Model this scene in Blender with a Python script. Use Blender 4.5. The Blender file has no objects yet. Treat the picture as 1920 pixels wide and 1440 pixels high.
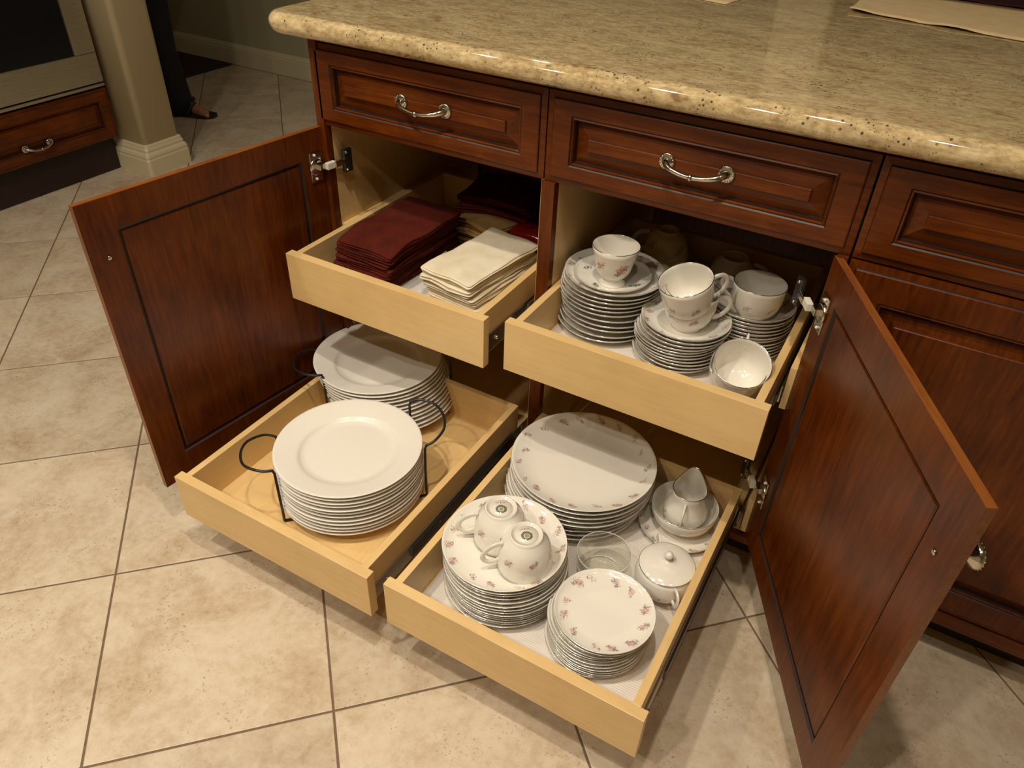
import bpy, bmesh, math, random
from mathutils import Vector, Matrix, noise
random.seed(7)
S = bpy.context.scene
COL = S.collection
PI = math.pi
R = math.radians

# ------------------------------------------------------------------ camera
def look(yaw, pit, rol):
    f = Vector((-math.sin(yaw)*math.cos(pit), math.cos(yaw)*math.cos(pit), math.sin(pit)))
    r = Vector((math.cos(yaw), math.sin(yaw), 0)); u = r.cross(f)
    r2 = r*math.cos(rol)+u*math.sin(rol); u2 = -r*math.sin(rol)+u*math.cos(rol)
    return Matrix((r2, u2, -f)).transposed().to_4x4()
cam = bpy.data.objects.new('camera', bpy.data.cameras.new('camera')); COL.objects.link(cam)
cam.matrix_world = Matrix.Translation((1.0564, -1.1072, 1.2239)) @ look(.495942, -.649373, .041504)
cam.data.sensor_fit = 'HORIZONTAL'; cam.data.sensor_width = 36; cam.data.lens = 1416.28/1920*36
cam.data.clip_start = .02
S.camera = cam

# ------------------------------------------------------------------ world, exposure
W = bpy.data.worlds.new('world'); S.world = W; W.use_nodes = True
W.node_tree.nodes['Background'].inputs[0].default_value = (1, .78, .5, 1)
W.node_tree.nodes['Background'].inputs[1].default_value = .008
S.view_settings.view_transform = 'Standard'; S.view_settings.look = 'None'
S.view_settings.gamma = 1; S.view_settings.use_curve_mapping = False
S.view_settings.exposure = 0.30
S.cycles.use_denoising = True
S.cycles.max_bounces = 8; S.cycles.glossy_bounces = 4; S.cycles.transmission_bounces = 8
S.cycles.caustics_reflective = False; S.cycles.caustics_refractive = False
S.cycles.sample_clamp_indirect = 4

CEIL = 2.62
# recessed lamps of the kitchen ceiling (x, y, watts)
CANS = [(.72, -.74, 10), (.02, -1.25, 15), (1.15, -1.35, 4.2), (.35, -2.05, 13), (-.75, -.75, 5), (-.75, -1.85, 8), (1.9, -.9, 1.5), (-.5, .95, 1.2)]
for cx_, cy_, pw in CANS:
    l = bpy.data.lights.new('downlight_lamp', 'AREA'); l.shape = 'DISK'; l.size = .085; l.energy = pw
    l.color = (1, .90, .745); l.spread = R(150)
    o = bpy.data.objects.new('downlight_lamp', l); COL.objects.link(o); o.location = (cx_, cy_, CEIL-.012)

# ------------------------------------------------------------------ material helpers
def newmat(name):
    m = bpy.data.materials.new(name); m.use_nodes = True
    nt = m.node_tree; return m, nt, nt.nodes['Principled BSDF']
def setp(b, **k):
    for n, v in k.items():
        n = {'rough':'Roughness','metal':'Metallic','spec':'Specular IOR Level','coat':'Coat Weight','coatr':'Coat Roughness','trans':'Transmission Weight','ior':'IOR','sheen':'Sheen Weight','sss':'Subsurface Weight'}[n]
        b.inputs[n].default_value = v
def c4(c): return (c[0], c[1], c[2], 1)
class N:
    """tiny node builder"""
    def __init__(s, nt): s.nt = nt
    def node(s, t, **k):
        n = s.nt.nodes.new(t)
        for a, b in k.items(): setattr(n, a, b)
        return n
    def put(s, sock, v):
        if isinstance(v, bpy.types.NodeSocket): s.nt.links.new(v, sock)
        elif v is not None: sock.default_value = v
    def m(s, op, a, b=None, c=None, clamp=False):
        n = s.node('ShaderNodeMath', operation=op); n.use_clamp = clamp
        s.put(n.inputs[0], a)
        if b is not None: s.put(n.inputs[1], b)
        if c is not None: s.put(n.inputs[2], c)
        return n.outputs[0]
    def obj(s): return s.node('ShaderNodeTexCoord').outputs['Object']
    def scale(s, vec, sc, rot=(0,0,0), loc=None):
        n = s.node('ShaderNodeMapping'); s.put(n.inputs['Vector'], vec); n.inputs['Scale'].default_value = sc; n.inputs['Rotation'].default_value = rot
        if loc is not None: s.put(n.inputs['Location'], loc)
        return n.outputs[0]
    def noise(s, vec, sc, det=3, rough=.5, dist=0, col=False):
        n = s.node('ShaderNodeTexNoise'); s.put(n.inputs['Vector'], vec); n.inputs['Scale'].default_value = sc
        n.inputs['Detail'].default_value = det; n.inputs['Roughness'].default_value = rough; n.inputs['Distortion'].default_value = dist
        return n.outputs['Color' if col else 'Fac']
    def ramp(s, fac, stops, interp='LINEAR'):
        n = s.node('ShaderNodeValToRGB'); s.put(n.inputs[0], fac); e = n.color_ramp.elements; n.color_ramp.interpolation = interp
        while len(e) < len(stops): e.new(.5)
        for i, (p, c) in enumerate(stops): e[i].position = p; e[i].color = c4(c) if not isinstance(c, (int, float)) else (c, c, c, 1)
        return n.outputs[0]
    def mix(s, fac, a, b, blend='MIX'):
        n = s.node('ShaderNodeMix', data_type='RGBA', blend_type=blend)
        s.put(n.inputs[0], fac); s.put(n.inputs[6], c4(a) if isinstance(a, tuple) else a); s.put(n.inputs[7], c4(b) if isinstance(b, tuple) else b)
        return n.outputs[2]
    def bump(s, bsdf, h, strength=.3, dist=.001):
        n = s.node('ShaderNodeBump'); s.put(n.inputs['Height'], h); n.inputs['Strength'].default_value = strength; n.inputs['Distance'].default_value = dist
        s.nt.links.new(n.outputs[0], bsdf.inputs['Normal'])
    def rnd(s): return s.node('ShaderNodeObjectInfo').outputs['Random']

MAT = {}
def plain(name, col, rough=.5, **k):
    m, nt, b = newmat(name); b.inputs['Base Color'].default_value = c4(col); setp(b, rough=rough, **k); MAT[name] = m; return m

def wood(name, dark, mid, light, grain, rough=.35, coat=.25, blotch=.5):
    m, nt, b = newmat(name); n = N(nt); o = n.obj()
    st = {'x': (1.2, 14, 14), 'z': (14, 14, 1.2), 'y': (14, 1.2, 14)}[grain]
    g = n.noise(n.scale(o, st), 9, 4, .6, .6); f = n.noise(n.scale(o, tuple(v*3 for v in st)), 18, 2, .5)
    bl = n.noise(o, 7, 3, .55)
    v = n.m('ADD', n.m('MULTIPLY', g, 1-blotch), n.m('MULTIPLY', bl, blotch))
    v = n.m('ADD', n.m('MULTIPLY', v, .9), n.m('MULTIPLY', f, .1))
    c = n.ramp(v, [(.34, dark), (.5, mid), (.66, light)])
    n.put(b.inputs['Base Color'], c); setp(b, rough=rough, coat=coat, coatr=.2)
    n.bump(b, f, .06, .0004); MAT[name] = m; return m
CH = ((.042, .0070, .0004), (.105, .0205, .0010), (.170, .040, .0022))
wood('cherry_h', *CH, 'x', .33, .04); wood('cherry_v', *CH, 'z', .33, .04)
for k_ in ('cherry_h', 'cherry_v'): MAT[k_].node_tree.nodes['Principled BSDF'].inputs['Specular IOR Level'].default_value = .3
wood('cherry_edge', (.12, .032, .006), (.20, .058, .010), (.26, .08, .014), 'x', .4, .15)  # paler cherry: light on the door edges is put into the colour
MP = ((.64, .42, .175), (.72, .49, .215), (.78, .545, .25))
wood('maple_h', *MP, 'x', .38, .2, .6); wood('maple_d', *MP, 'y', .38, .2, .6); wood('maple_v', *MP, 'z', .4, .2, .6)
plain('glaze', (.018, .005, .002), .45)
plain('toe', (.02, .008, .006), .6)  # toe kick colour, also painted shade for the top rails
plain('steel', (.55, .53, .48), .28, metal=1); plain('nickel', (.62, .58, .5), .16, metal=1); plain('dark_steel', (.10, .10, .10), .35, metal=.9)
plain('silver', (.62, .61, .58), .16, metal=1)
plain('black_wire', (.012, .012, .012), .32)
plain('cream_paint', (.62, .54, .36), .45); plain('wall_paint', (.40, .37, .24), .7); plain('ceiling_paint', (.50, .46, .36), .8)
plain('grout', (.17, .11, .065), .8)
plain('oven_glass', (.008, .008, .010), .12); plain('plastic_cap', (.75, .72, .62), .35)
plain('trouser', (.008, .007, .010), .85); plain('skin', (.45, .22, .12), .55, sss=.05); plain('hair', (.03, .015, .008), .5); plain('shirt', (.06, .02, .03), .8)
plain('sandal', (.03, .012, .008), .5); plain('rug', (.035, .02, .018), .95)
def stainless():
    m, nt, b = newmat('stainless'); n = N(nt); g = n.noise(n.scale(n.obj(), (2, 2, 90)), 6, 2)
    n.put(b.inputs['Base Color'], n.ramp(g, [(.3, (.42, .38, .28)), (.7, (.58, .52, .40))])); setp(b, rough=.38, metal=.85); MAT['stainless'] = m
stainless()

def granite():
    m, nt, b = newmat('granite'); n = N(nt); o = n.obj()
    st = n.scale(o, (1.0, 1.9, 1.9), (0, 0, R(12)))
    big = n.noise(st, 9, 5, .62, .8); fine = n.noise(n.scale(o, (1, 1.8, 1.8)), 95, 3, .6); mid = n.noise(st, 34, 4, .6, .4)
    v = n.m('ADD', n.m('MULTIPLY', big, .30), n.m('ADD', n.m('MULTIPLY', mid, .32), n.m('MULTIPLY', fine, .38)))
    c = n.ramp(v, [(.37, (.25, .155, .075)), (.45, (.43, .31, .15)), (.53, (.57, .43, .225)), (.64, (.70, .57, .35))])
    vn = n.ramp(n.noise(n.scale(o, (1.2, 5, 5), (0, 0, R(8))), 5, 5, .6, 1.2), [(.46, 0), (.5, 1), (.54, 0)])
    c = n.mix(n.m('MULTIPLY', vn, .35), c, (.26, .20, .12))
    vo = n.node('ShaderNodeTexVoronoi'); n.put(vo.inputs['Vector'], o); vo.inputs['Scale'].default_value = 120
    msk = n.ramp(n.noise(o, 22, 3, .6), [(.52, 0), (.60, 1)])
    sp = n.m('MULTIPLY', n.m('LESS_THAN', n.m('ADD', vo.outputs['Distance'], n.m('MULTIPLY', n.noise(o, 300, 1), .18)), .33), msk)
    c = n.mix(n.m('MULTIPLY', sp, .9), c, (.035, .028, .04))
    vo2 = n.node('ShaderNodeTexVoronoi'); n.put(vo2.inputs['Vector'], o); vo2.inputs['Scale'].default_value = 210
    sp2 = n.m('MULTIPLY', n.m('LESS_THAN', vo2.outputs['Distance'], .22), n.ramp(n.noise(o, 60, 2), [(.5, 0), (.6, 1)]))
    c = n.mix(n.m('MULTIPLY', sp2, .6), c, (.10, .05, .035))
    n.put(b.inputs['Base Color'], c); setp(b, rough=.06, coat=.6, coatr=.02); MAT['granite'] = m
granite()
def tile():
    m, nt, b = newmat('tile'); n = N(nt); o = n.obj()
    r = n.rnd(); off = n.node('ShaderNodeCombineXYZ'); n.put(off.inputs[0], n.m('MULTIPLY', r, 31)); n.put(off.inputs[1], n.m('MULTIPLY', r, 17))
    p = n.node('ShaderNodeVectorMath', operation='ADD'); n.put(p.inputs[0], o); n.put(p.inputs[1], off.outputs[0]); p = p.outputs[0]
    a = n.noise(p, 7, 6, .68, .5); d = n.noise(p, 48, 5, .72)
    v = n.m('ADD', n.m('MULTIPLY', a, .60), n.m('MULTIPLY', d, .40))
    c = n.ramp(v, [(.35, (.42, .30, .19)), (.44, (.51, .395, .275)), (.53, (.59, .485, .355)), (.65, (.645, .555, .43))])
    s1 = n.ramp(n.noise(p, 170, 2, .5), [(.60, 0), (.68, 1)])
    c = n.mix(n.m('MULTIPLY', n.m('MULTIPLY', s1, n.ramp(n.noise(p, 12, 2), [(.5, 0), (.6, 1)])), .6), c, (.24, .15, .09))
    hs = n.node('ShaderNodeHueSaturation'); n.put(hs.inputs['Color'], c); n.put(hs.inputs['Value'], n.m('ADD', .93, n.m('MULTIPLY', r, .12)))
    n.put(b.inputs['Base Color'], hs.outputs[0]); setp(b, rough=.42); n.bump(b, v, .25, .002); MAT['tile'] = m
tile()

def china(name, base=(.80, .76, .68), cells=None, mode='plate', rad=.1, zc=.03, tint=((.50, .20, .22), (.15, .15, .13)), size=1., seed=0., amt=.66, jit=.006):
    m, nt, b = newmat(name); n = N(nt); setp(b, rough=.12, coat=.35, coatr=.03); MAT[name] = m
    if not cells: b.inputs['Base Color'].default_value = c4(base); return m
    o = n.obj(); sx = n.node('ShaderNodeSeparateXYZ'); n.put(sx.inputs[0], o); x, y, z = sx.outputs
    th = n.m('DIVIDE', n.m('ARCTAN2', y, x), 2*PI); a = n.m('MULTIPLY', n.m('ADD', th, .5), cells)
    cell = n.m('FLOOR', a); f = n.m('SUBTRACT', n.m('SUBTRACT', a, cell), .5)
    wn = n.node('ShaderNodeTexWhiteNoise', noise_dimensions='1D'); n.put(wn.inputs['W'], n.m('ADD', cell, seed)); rnd = wn.outputs['Value']
    wn2 = n.node('ShaderNodeTexWhiteNoise', noise_dimensions='1D'); n.put(wn2.inputs['W'], n.m('ADD', cell, seed+50.3)); rn2 = wn2.outputs['Value']
    f = n.m('ADD', f, n.m('MULTIPLY', n.m('SUBTRACT', rn2, .5), .35))
    if mode == 'plate':
        r = n.m('SQRT', n.m('ADD', n.m('MULTIPLY', x, x), n.m('MULTIPLY', y, y))); v = n.m('SUBTRACT', r, rad)
    else: v = n.m('SUBTRACT', z, zc)
    v = n.m('SUBTRACT', v, n.m('MULTIPLY', n.m('SUBTRACT', rnd, .5), jit*2))
    u = n.m('MULTIPLY', f, 2*PI*rad/cells)
    sz = n.m('MULTIPLY', n.m('ADD', .55, n.m('MULTIPLY', rn2, .75)), size)
    ns = n.noise(o, 420, 2, .6); n2 = n.noise(o, 300, 2, .6)
    def blob(du, dv, rr, nn, k):
        uu = n.m('SUBTRACT', u, du*size); vv = n.m('SUBTRACT', v, dv*size)
        d = n.m('SQRT', n.m('ADD', n.m('MULTIPLY', uu, uu), n.m('MULTIPLY', vv, vv)))
        d = n.m('ADD', d, n.m('MULTIPLY', n.m('SUBTRACT', nn, .5), k*size))
        t = n.m('SUBTRACT', n.m('MULTIPLY', sz, rr), d)
        return n.m('MULTIPLY', t, 1400, clamp=True)
    pk = blob(0, 0, .0050, ns, .026); gr = n.m('MAXIMUM', blob(.0055, .003, .0030, n2, .022), blob(-.004, -.0045, .0026, n2, .022))
    if mode == 'cup':
        nz = n.node('ShaderNodeSeparateXYZ'); n.put(nz.inputs[0], n.node('ShaderNodeTexCoord').outputs['Normal'])
        up = n.m('GREATER_THAN', n.m('ADD', n.m('MULTIPLY', nz.outputs[0], x), n.m('MULTIPLY', nz.outputs[1], y)), 0.); pk = n.m('MULTIPLY', pk, up); gr = n.m('MULTIPLY', gr, up)
    if mode == 'plate':
        nz = n.node('ShaderNodeSeparateXYZ'); n.put(nz.inputs[0], n.node('ShaderNodeTexCoord').outputs['Normal'])
        up = n.m('GREATER_THAN', nz.outputs[2], .3); pk = n.m('MULTIPLY', pk, up); gr = n.m('MULTIPLY', gr, up)
    c = n.mix(n.m('MULTIPLY', pk, amt), base, tint[0]); c = n.mix(n.m('MULTIPLY', gr, amt), c, tint[1])
    n.put(b.inputs['Base Color'], c); return m
china('china_white'); china('china_plain', (.78, .74, .67)); MAT['china_plain'].node_tree.nodes['Principled BSDF'].inputs['Roughness'].default_value = .28; MAT['china_plain'].node_tree.nodes['Principled BSDF'].inputs['Coat Weight'].default_value = .1
china('china_big', cells=19, rad=.122, jit=.008, seed=3.1); china('china_med', cells=15, rad=.093, jit=.006, seed=9.4); china('china_small', cells=12, rad=.066, seed=4.4, jit=.003)
china('china_saucer', cells=12, rad=.068, seed=14.4, size=.95, jit=.005); china('china_saucer_wide', cells=13, rad=.083, seed=24.4, size=.9, jit=.004)
china('china_cup', cells=6, mode='cup', rad=.044, zc=.034, seed=1.2, jit=.004)
china('china_pot', cells=6, mode='cup', rad=.05, zc=.028, seed=5.2, jit=.004)
china('floral_cup', cells=4, mode='cup', rad=.034, zc=.043, tint=((.50, .11, .035), (.14, .10, .13)), size=1.5, seed=2.2, amt=.9, jit=.003)
china('floral_saucer', cells=4, rad=.052, tint=((.02, .10, .06), (.03, .07, .05)), size=1.2, seed=8.8, amt=.9, jit=.002)
china('gilt_cup', (.80, .66, .34), cells=5, mode='cup', rad=.045, zc=.03, tint=((.5, .08, .10), (.30, .18, .05)), size=1.4, seed=3)
def stamp():
    m, nt, b = newmat('backstamp'); n = N(nt); o = n.obj(); o = n.scale(o, (.62, .62, .62)); sx = n.node('ShaderNodeSeparateXYZ'); n.put(sx.inputs[0], o); x, y, z = sx.outputs
    r = n.m('SQRT', n.m('ADD', n.m('MULTIPLY', x, x), n.m('MULTIPLY', n.m('ADD', y, .0015), n.m('ADD', y, .0015))))
    ns = n.noise(o, 900, 2); ring = n.m('LESS_THAN', n.m('ABSOLUTE', n.m('SUBTRACT', r, .0045)), n.m('MULTIPLY', ns, .0028)); core = n.m('LESS_THAN', r, .0025)
    bar = n.m('MULTIPLY', n.m('LESS_THAN', n.m('ABSOLUTE', n.m('SUBTRACT', y, .0075)), .0009), n.m('LESS_THAN', n.m('ABSOLUTE', x), .0055))
    bar = n.m('MULTIPLY', bar, n.m('GREATER_THAN', n.noise(n.scale(o, (1, .2, 1)), 1200, 1), .46))
    c = n.mix(ring, (.78, .73, .64), (.14, .17, .14)); c = n.mix(core, c, (.38, .30, .12)); c = n.mix(bar, c, (.30, .10, .10))
    n.put(b.inputs['Base Color'], c); setp(b, rough=.2); MAT['backstamp'] = m
stamp()
def cloth(name, a, b_, rough=.9, sc=900):
    m, nt, b = newmat(name); n = N(nt); o = n.obj(); v = n.noise(o, 22, 4, .6); w = n.noise(o, sc, 1)
    n.put(b.inputs['Base Color'], n.ramp(v, [(.35, a), (.65, b_)])); setp(b, rough=rough, sheen=.0, spec=.12); n.bump(b, n.m('ADD', w, n.m('MULTIPLY', v, 2)), .35, .0006); MAT[name] = m
cloth('burgundy', (.060, .0080, .0045), (.092, .0125, .006)); cloth('dark_burgundy', (.085, .013, .009), (.11, .018, .012))
cloth('cream_cloth', (.70, .60, .42), (.80, .72, .56)); cloth('white_cloth', (.72, .67, .62), (.82, .78, .74), .35)
cloth('tan_cloth', (.30, .17, .05), (.42, .27, .10)); cloth('olive_cloth', (.07, .07, .04), (.20, .17, .10)); cloth('rust_cloth', (.25, .07, .02), (.33, .12, .04))
cloth('mat_cloth', (.62, .46, .25), (.68, .52, .30)); cloth('dark_mat', (.06, .008, .01), (.02, .01, .012))
m, nt, b = newmat('red_wrap'); b.inputs['Base Color'].default_value = (.20, .008, .008, 1); setp(b, rough=.15, coat=.8, coatr=.05)
n_ = N(nt); n_.bump(b, n_.noise(n_.obj(), 60, 3), .5, .004); MAT['red_wrap'] = m
def liner():
    m, nt, b = newmat('liner'); n = N(nt); w = n.node('ShaderNodeTexWave'); n.put(w.inputs['Vector'], n.obj()); w.inputs['Scale'].default_value = 75; w.bands_direction = 'Y'
    b.inputs['Base Color'].default_value = (.72, .66, .60, 1); setp(b, rough=.3); n.bump(b, w.outputs['Fac'], .35, .001); MAT['liner'] = m
liner()
m, nt, b = newmat('glass'); n_ = N(nt); lw_ = n_.node('ShaderNodeLayerWeight'); lw_.inputs[0].default_value = .5
tb = n_.node('ShaderNodeBsdfTransparent'); tb.inputs[0].default_value = (.97, .97, .94, 1); gb = n_.node('ShaderNodeBsdfGlossy'); gb.inputs['Roughness'].default_value = .02; gb.inputs[0].default_value = (1, 1, 1, 1)
ms = n_.node('ShaderNodeMixShader'); nt.links.new(n_.m('ADD', n_.m('MULTIPLY', n_.m('POWER', lw_.outputs['Facing'], 3), .75), .07), ms.inputs[0]); nt.links.new(tb.outputs[0], ms.inputs[1]); nt.links.new(gb.outputs[0], ms.inputs[2]); nt.links.new(ms.outputs[0], nt.nodes['Material Output'].inputs[0]); MAT['glass'] = m
m, nt, b = newmat('glass_rim'); b.inputs['Base Color'].default_value = (.85, .85, .80, 1); setp(b, rough=.08); b.inputs['Alpha'].default_value = .75; MAT['glass_rim'] = m  # pale colour standing in for highlight lines on the glass
m, nt, b = newmat('lamp_lens'); b.inputs['Emission Color'].default_value = (1, .8, .5, 1); b.inputs['Emission Strength'].default_value = 8; MAT['lamp_lens'] = m

# ------------------------------------------------------------------ object helpers
def tag(o, label=None, cat=None, group=None, kind=None):
    if label: o['label'] = label
    if cat: o['category'] = cat
    if group: o['group'] = group
    if kind: o['kind'] = kind
    return o
def empty(name, loc=(0, 0, 0), rz=0, rot=None):
    o = bpy.data.objects.new(name, None); COL.objects.link(o); o.location = loc
    o.rotation_euler = rot if rot else (0, 0, rz); o.empty_display_size = .02; return o
class MB:
    """collects geometry, builds ONE mesh object"""
    def __init__(s, org=(0, 0, 0)): s.v = []; s.f = []; s.mi = []; s.sm = []; s.o = Vector(org)
    def add(s, vs, fs, mi=0, sm=True, mat=None):
        k = len(s.v)
        s.v += [tuple((mat @ Vector(v) if mat else Vector(v))) for v in vs]
        for i, f in enumerate(fs):
            s.f.append([j+k for j in f]); s.mi.append(mi[i] if isinstance(mi, list) else mi); s.sm.append(sm)
    def box(s, x0, x1, y0, y1, z0, z1, bev=.001, mi=0, mat=None):
        bm = bmesh.new(); bmesh.ops.create_cube(bm, size=1)
        for v in bm.verts: v.co = Vector(((x0+x1)/2+v.co.x*(x1-x0), (y0+y1)/2+v.co.y*(y1-y0), (z0+z1)/2+v.co.z*(z1-z0)))
        if bev: bmesh.ops.bevel(bm, geom=bm.edges[:], offset=min(bev, .45*min(x1-x0, y1-y0, z1-z0)), segments=2, affect='EDGES', profile=.6)
        bm.verts.index_update(); s.add([v.co.copy() for v in bm.verts], [[v.index for v in f.verts] for f in bm.faces], mi, False, mat); bm.free(); return s
    def lathe(s, prof, seg=48, mi=0, mat=None, closed=False, rfun=None, sm=True):
        vs = []; fs = []; idx = []
        for (r, z) in prof:
            if r < 1e-6: idx.append([len(vs)]); vs.append((0, 0, z))
            else:
                idx.append(list(range(len(vs), len(vs)+seg)))
                for i in range(seg):
                    t = 2*PI*i/seg; p = (r*math.cos(t), r*math.sin(t), z); vs.append(rfun(p, t) if rfun else p)
        pairs = list(zip(idx, idx[1:])) + ([(idx[-1], idx[0])] if closed else [])
        for a, b in pairs:
            for i in range(seg):
                j = (i+1) % seg
                if len(a) == 1 and len(b) == 1: continue
                if len(a) == 1: fs.append([a[0], b[j], b[i]])
                elif len(b) == 1: fs.append([a[i], a[j], b[0]])
                else: fs.append([a[i], a[j], b[j], b[i]])
        s.add(vs, fs, mi, sm, mat); return s
    def tube(s, pts, rad, seg=8, mi=0, closed=False, flat=1., mat=None, up=None):
        pts = [Vector(p) for p in pts]; n = len(pts); vs = []; fs = []
        rr = rad if isinstance(rad, (list, tuple)) else [rad]*n
        prev = None
        for i, p in enumerate(pts):
            a = pts[(i-1) % n] if (closed or i) else p; b = pts[(i+1) % n] if (closed or i < n-1) else p
            t = (b-a).normalized()
            if up: side = t.cross(Vector(up)).normalized()
            elif prev is None: side = t.orthogonal().normalized()
            else: side = (prev - t*prev.dot(t)).normalized()
            prev = side; nn = t.cross(side)
            for k in range(seg):
                w = 2*PI*k/seg; vs.append(p+side*math.cos(w)*rr[i]*flat+nn*math.sin(w)*rr[i])
        for i in range(n if closed else n-1):
            for k in range(seg):
                a = i*seg+k; b = i*seg+(k+1) % seg; c = ((i+1) % n)*seg+(k+1) % seg; d = ((i+1) % n)*seg+k; fs.append([a, b, c, d])
        if not closed: fs.append(list(range(seg))[::-1]); fs.append([(n-1)*seg+k for k in range(seg)])
        s.add(vs, fs, mi, True, mat); return s
    def ball(s, c, r, mi=0, seg=10, sc=(1, 1, 1)):
        pr = [(r*math.sin(PI*i/6), -r*math.cos(PI*i/6)) for i in range(7)]; pr[0] = (0, -r); pr[-1] = (0, r)
        return s.lathe(pr, seg, mi, Matrix.Translation(c) @ Matrix.Diagonal((*sc, 1)))
    def loops(s, L, mi=0, sm=False, cap0=True, cap1=True):
        """L: list of equally long closed vertex loops; mi may be a list per band"""
        n = len(L[0]); vs = [p for l in L for p in l]; fs = []; ms = []
        for i in range(len(L)-1):
            for k in range(n):
                j = (k+1) % n; fs.append([i*n+k, i*n+j, (i+1)*n+j, (i+1)*n+k]); ms.append(mi[i] if isinstance(mi, list) else mi)
        if cap0: fs.append(list(range(n))[::-1]); ms.append(mi[0] if isinstance(mi, list) else mi)
        if cap1: fs.append([(len(L)-1)*n+k for k in range(n)]); ms.append(mi[-1] if isinstance(mi, list) else mi)
        s.add(vs, fs, ms, sm); return s
    def mesh(s, name, mats):
        me = bpy.data.meshes.new(name)
        me.from_pydata([tuple(Vector(v)-s.o) for v in s.v], [], s.f)
        for m in ([mats] if isinstance(mats, str) else mats): me.materials.append(MAT[m])
        me.polygons.foreach_set('material_index', s.mi); me.polygons.foreach_set('use_smooth', s.sm)
        bm = bmesh.new(); bm.from_mesh(me); bmesh.ops.recalc_face_normals(bm, faces=bm.faces); bm.to_mesh(me); bm.free()
        me.update(); return me
    def build(s, name, mats, parent=None, loc=None, rot=None):
        o = bpy.data.objects.new(name, s.mesh(name, mats)); COL.objects.link(o)
        if parent: o.parent = parent
        if loc: o.location = loc
        if rot: o.rotation_euler = rot
        return o
def inst(me, name, parent=None, loc=(0, 0, 0), rot=(0, 0, 0)):
    o = bpy.data.objects.new(name, me); COL.objects.link(o); o.parent = parent; o.location = loc; o.rotation_euler = rot; return o
def copy_tree(o, parent=None):
    c = o.copy(); COL.objects.link(c); c.parent = parent
    for ch in o.children: copy_tree(ch, c)
    return c
def arc(p0, p1, p2, n=8):
    p0, p1, p2 = map(Vector, (p0, p1, p2)); return [p0*(1-t)**2+p1*2*t*(1-t)+p2*t*t for t in [i/n for i in range(n+1)]]
def spline(P, n=6):
    P = [Vector(p) for p in P]; out = []
    for i in range(len(P)-1):
        a, b, c, d = P[max(i-1, 0)], P[i], P[i+1], P[min(i+2, len(P)-1)]
        for k in range(n):
            t = k/n; out.append(.5*((2*b)+(c-a)*t+(2*a-5*b+4*c-d)*t*t+(3*b-3*c+d-a)*t**3))
    out.append(P[-1]); return out
ORD = ['topmost', 'second from the top', 'third from the top', 'fourth from the top', 'fifth from the top', 'sixth from the top', 'seventh from the top', 'eighth from the top', 'ninth from the top', 'tenth from the top', 'eleventh from the top', 'twelfth from the top', 'thirteenth from the top', 'fourteenth from the top']

# ------------------------------------------------------------------ the room
X0, X1, Y0, Y1 = -3.6, 3.4, -3.6, 2.11
MB().box(X0-.1, X1+.1, Y0-.1, Y1+.1, -.06, -.0015, 0).build('floor', 'grout'); floor = bpy.data.objects['floor']; tag(floor, kind='structure')
MB().box(X0-.1, X1+.1, Y0-.1, Y1+.1, CEIL, CEIL+.08, 0).build('ceiling', 'ceiling_paint'); tag(bpy.data.objects['ceiling'], kind='structure')
def wall(name, *b):
    o = MB().box(*b, 0).build(name, 'wall_paint'); tag(o, kind='structure'); return o
wall('wall_back', X0-.1, X1+.1, Y1, Y1+.1, -.0015, CEIL)
wall('wall_front', X0-.1, X1+.1, Y0-.1, Y0, -.0015, CEIL)
wall('wall_right', X1, X1+.1, Y0, Y1, -.0015, CEIL)
wall('wall_left', X0-.1, X0, Y0, Y1, -.0015, CEIL)
def skirting(name, pts, h=.115):
    # extruded moulded profile along x between two points
    (xa, xb), y, sgn = pts
    prof = [(0, 0), (.014, 0), (.014, h*.74), (.011, h*.78), (.012, h*.84), (.008, h*.9), (.006, h*.97), (.002, h), (0, h)]
    L = [[(x, y-sgn*a, z) for a, z in prof] for x in (xa, xb)]
    o = MB().loops(L).build(name, 'cream_paint'); tag(o, kind='structure')
skirting('baseboard_back', ((X0, X1), Y1, 1))
# diagonal floor tiles, clipped to the room
def clip(poly, x0, x1, y0, y1):
    for ax, lim, sg in ((0, x0, 1), (0, x1, -1), (1, y0, 1), (1, y1, -1)):
        out = []
        for i, p in enumerate(poly):
            q = poly[(i+1) % len(poly)]; ip = sg*(p[ax]-lim) >= 0; iq = sg*(q[ax]-lim) >= 0
            if ip: out.append(p)
            if ip != iq:
                t = (lim-p[ax])/(q[ax]-p[ax]); out.append((p[0]+(q[0]-p[0])*t, p[1]+(q[1]-p[1])*t))
        poly = out
        if len(poly) < 3: return []
    return poly
G = .5525; gr = .0042
def tile_geo(mb, poly, o):
    a = [(x-o[0], y-o[1]) for x, y in poly]; cx = sum(p[0] for p in a)/len(a); cy = sum(p[1] for p in a)/len(a)
    ins = lambda p, d: (p[0]+(cx-p[0])*d, p[1]+(cy-p[1])*d)
    mb.loops([[(*p, -.0015) for p in a], [(*p, -.0002) for p in a], [(*ins(p, .006), .0003) for p in a]], cap0=False)
far = MB(); nt_ = 0
cells = []
for i in range(-14, 14):
    for j in range(-14, 14):
        s0, d0 = -.708+i*G, .029+j*G          # x+y and x-y bands
        sa, sb, da, db = s0+gr/1.414, s0+G-gr/1.414, d0+gr/1.414, d0+G-gr/1.414
        poly = [((s+d)/2, (s-d)/2) for s, d in ((sa, da), (sb, da), (sb, db), (sa, db))]
        poly = clip(poly, X0+.005, X1-.005, Y0+.005, Y1-.02)
        if poly: cells.append((poly, ((s0+d0+G)/2, (s0-d0)/2)))
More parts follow.
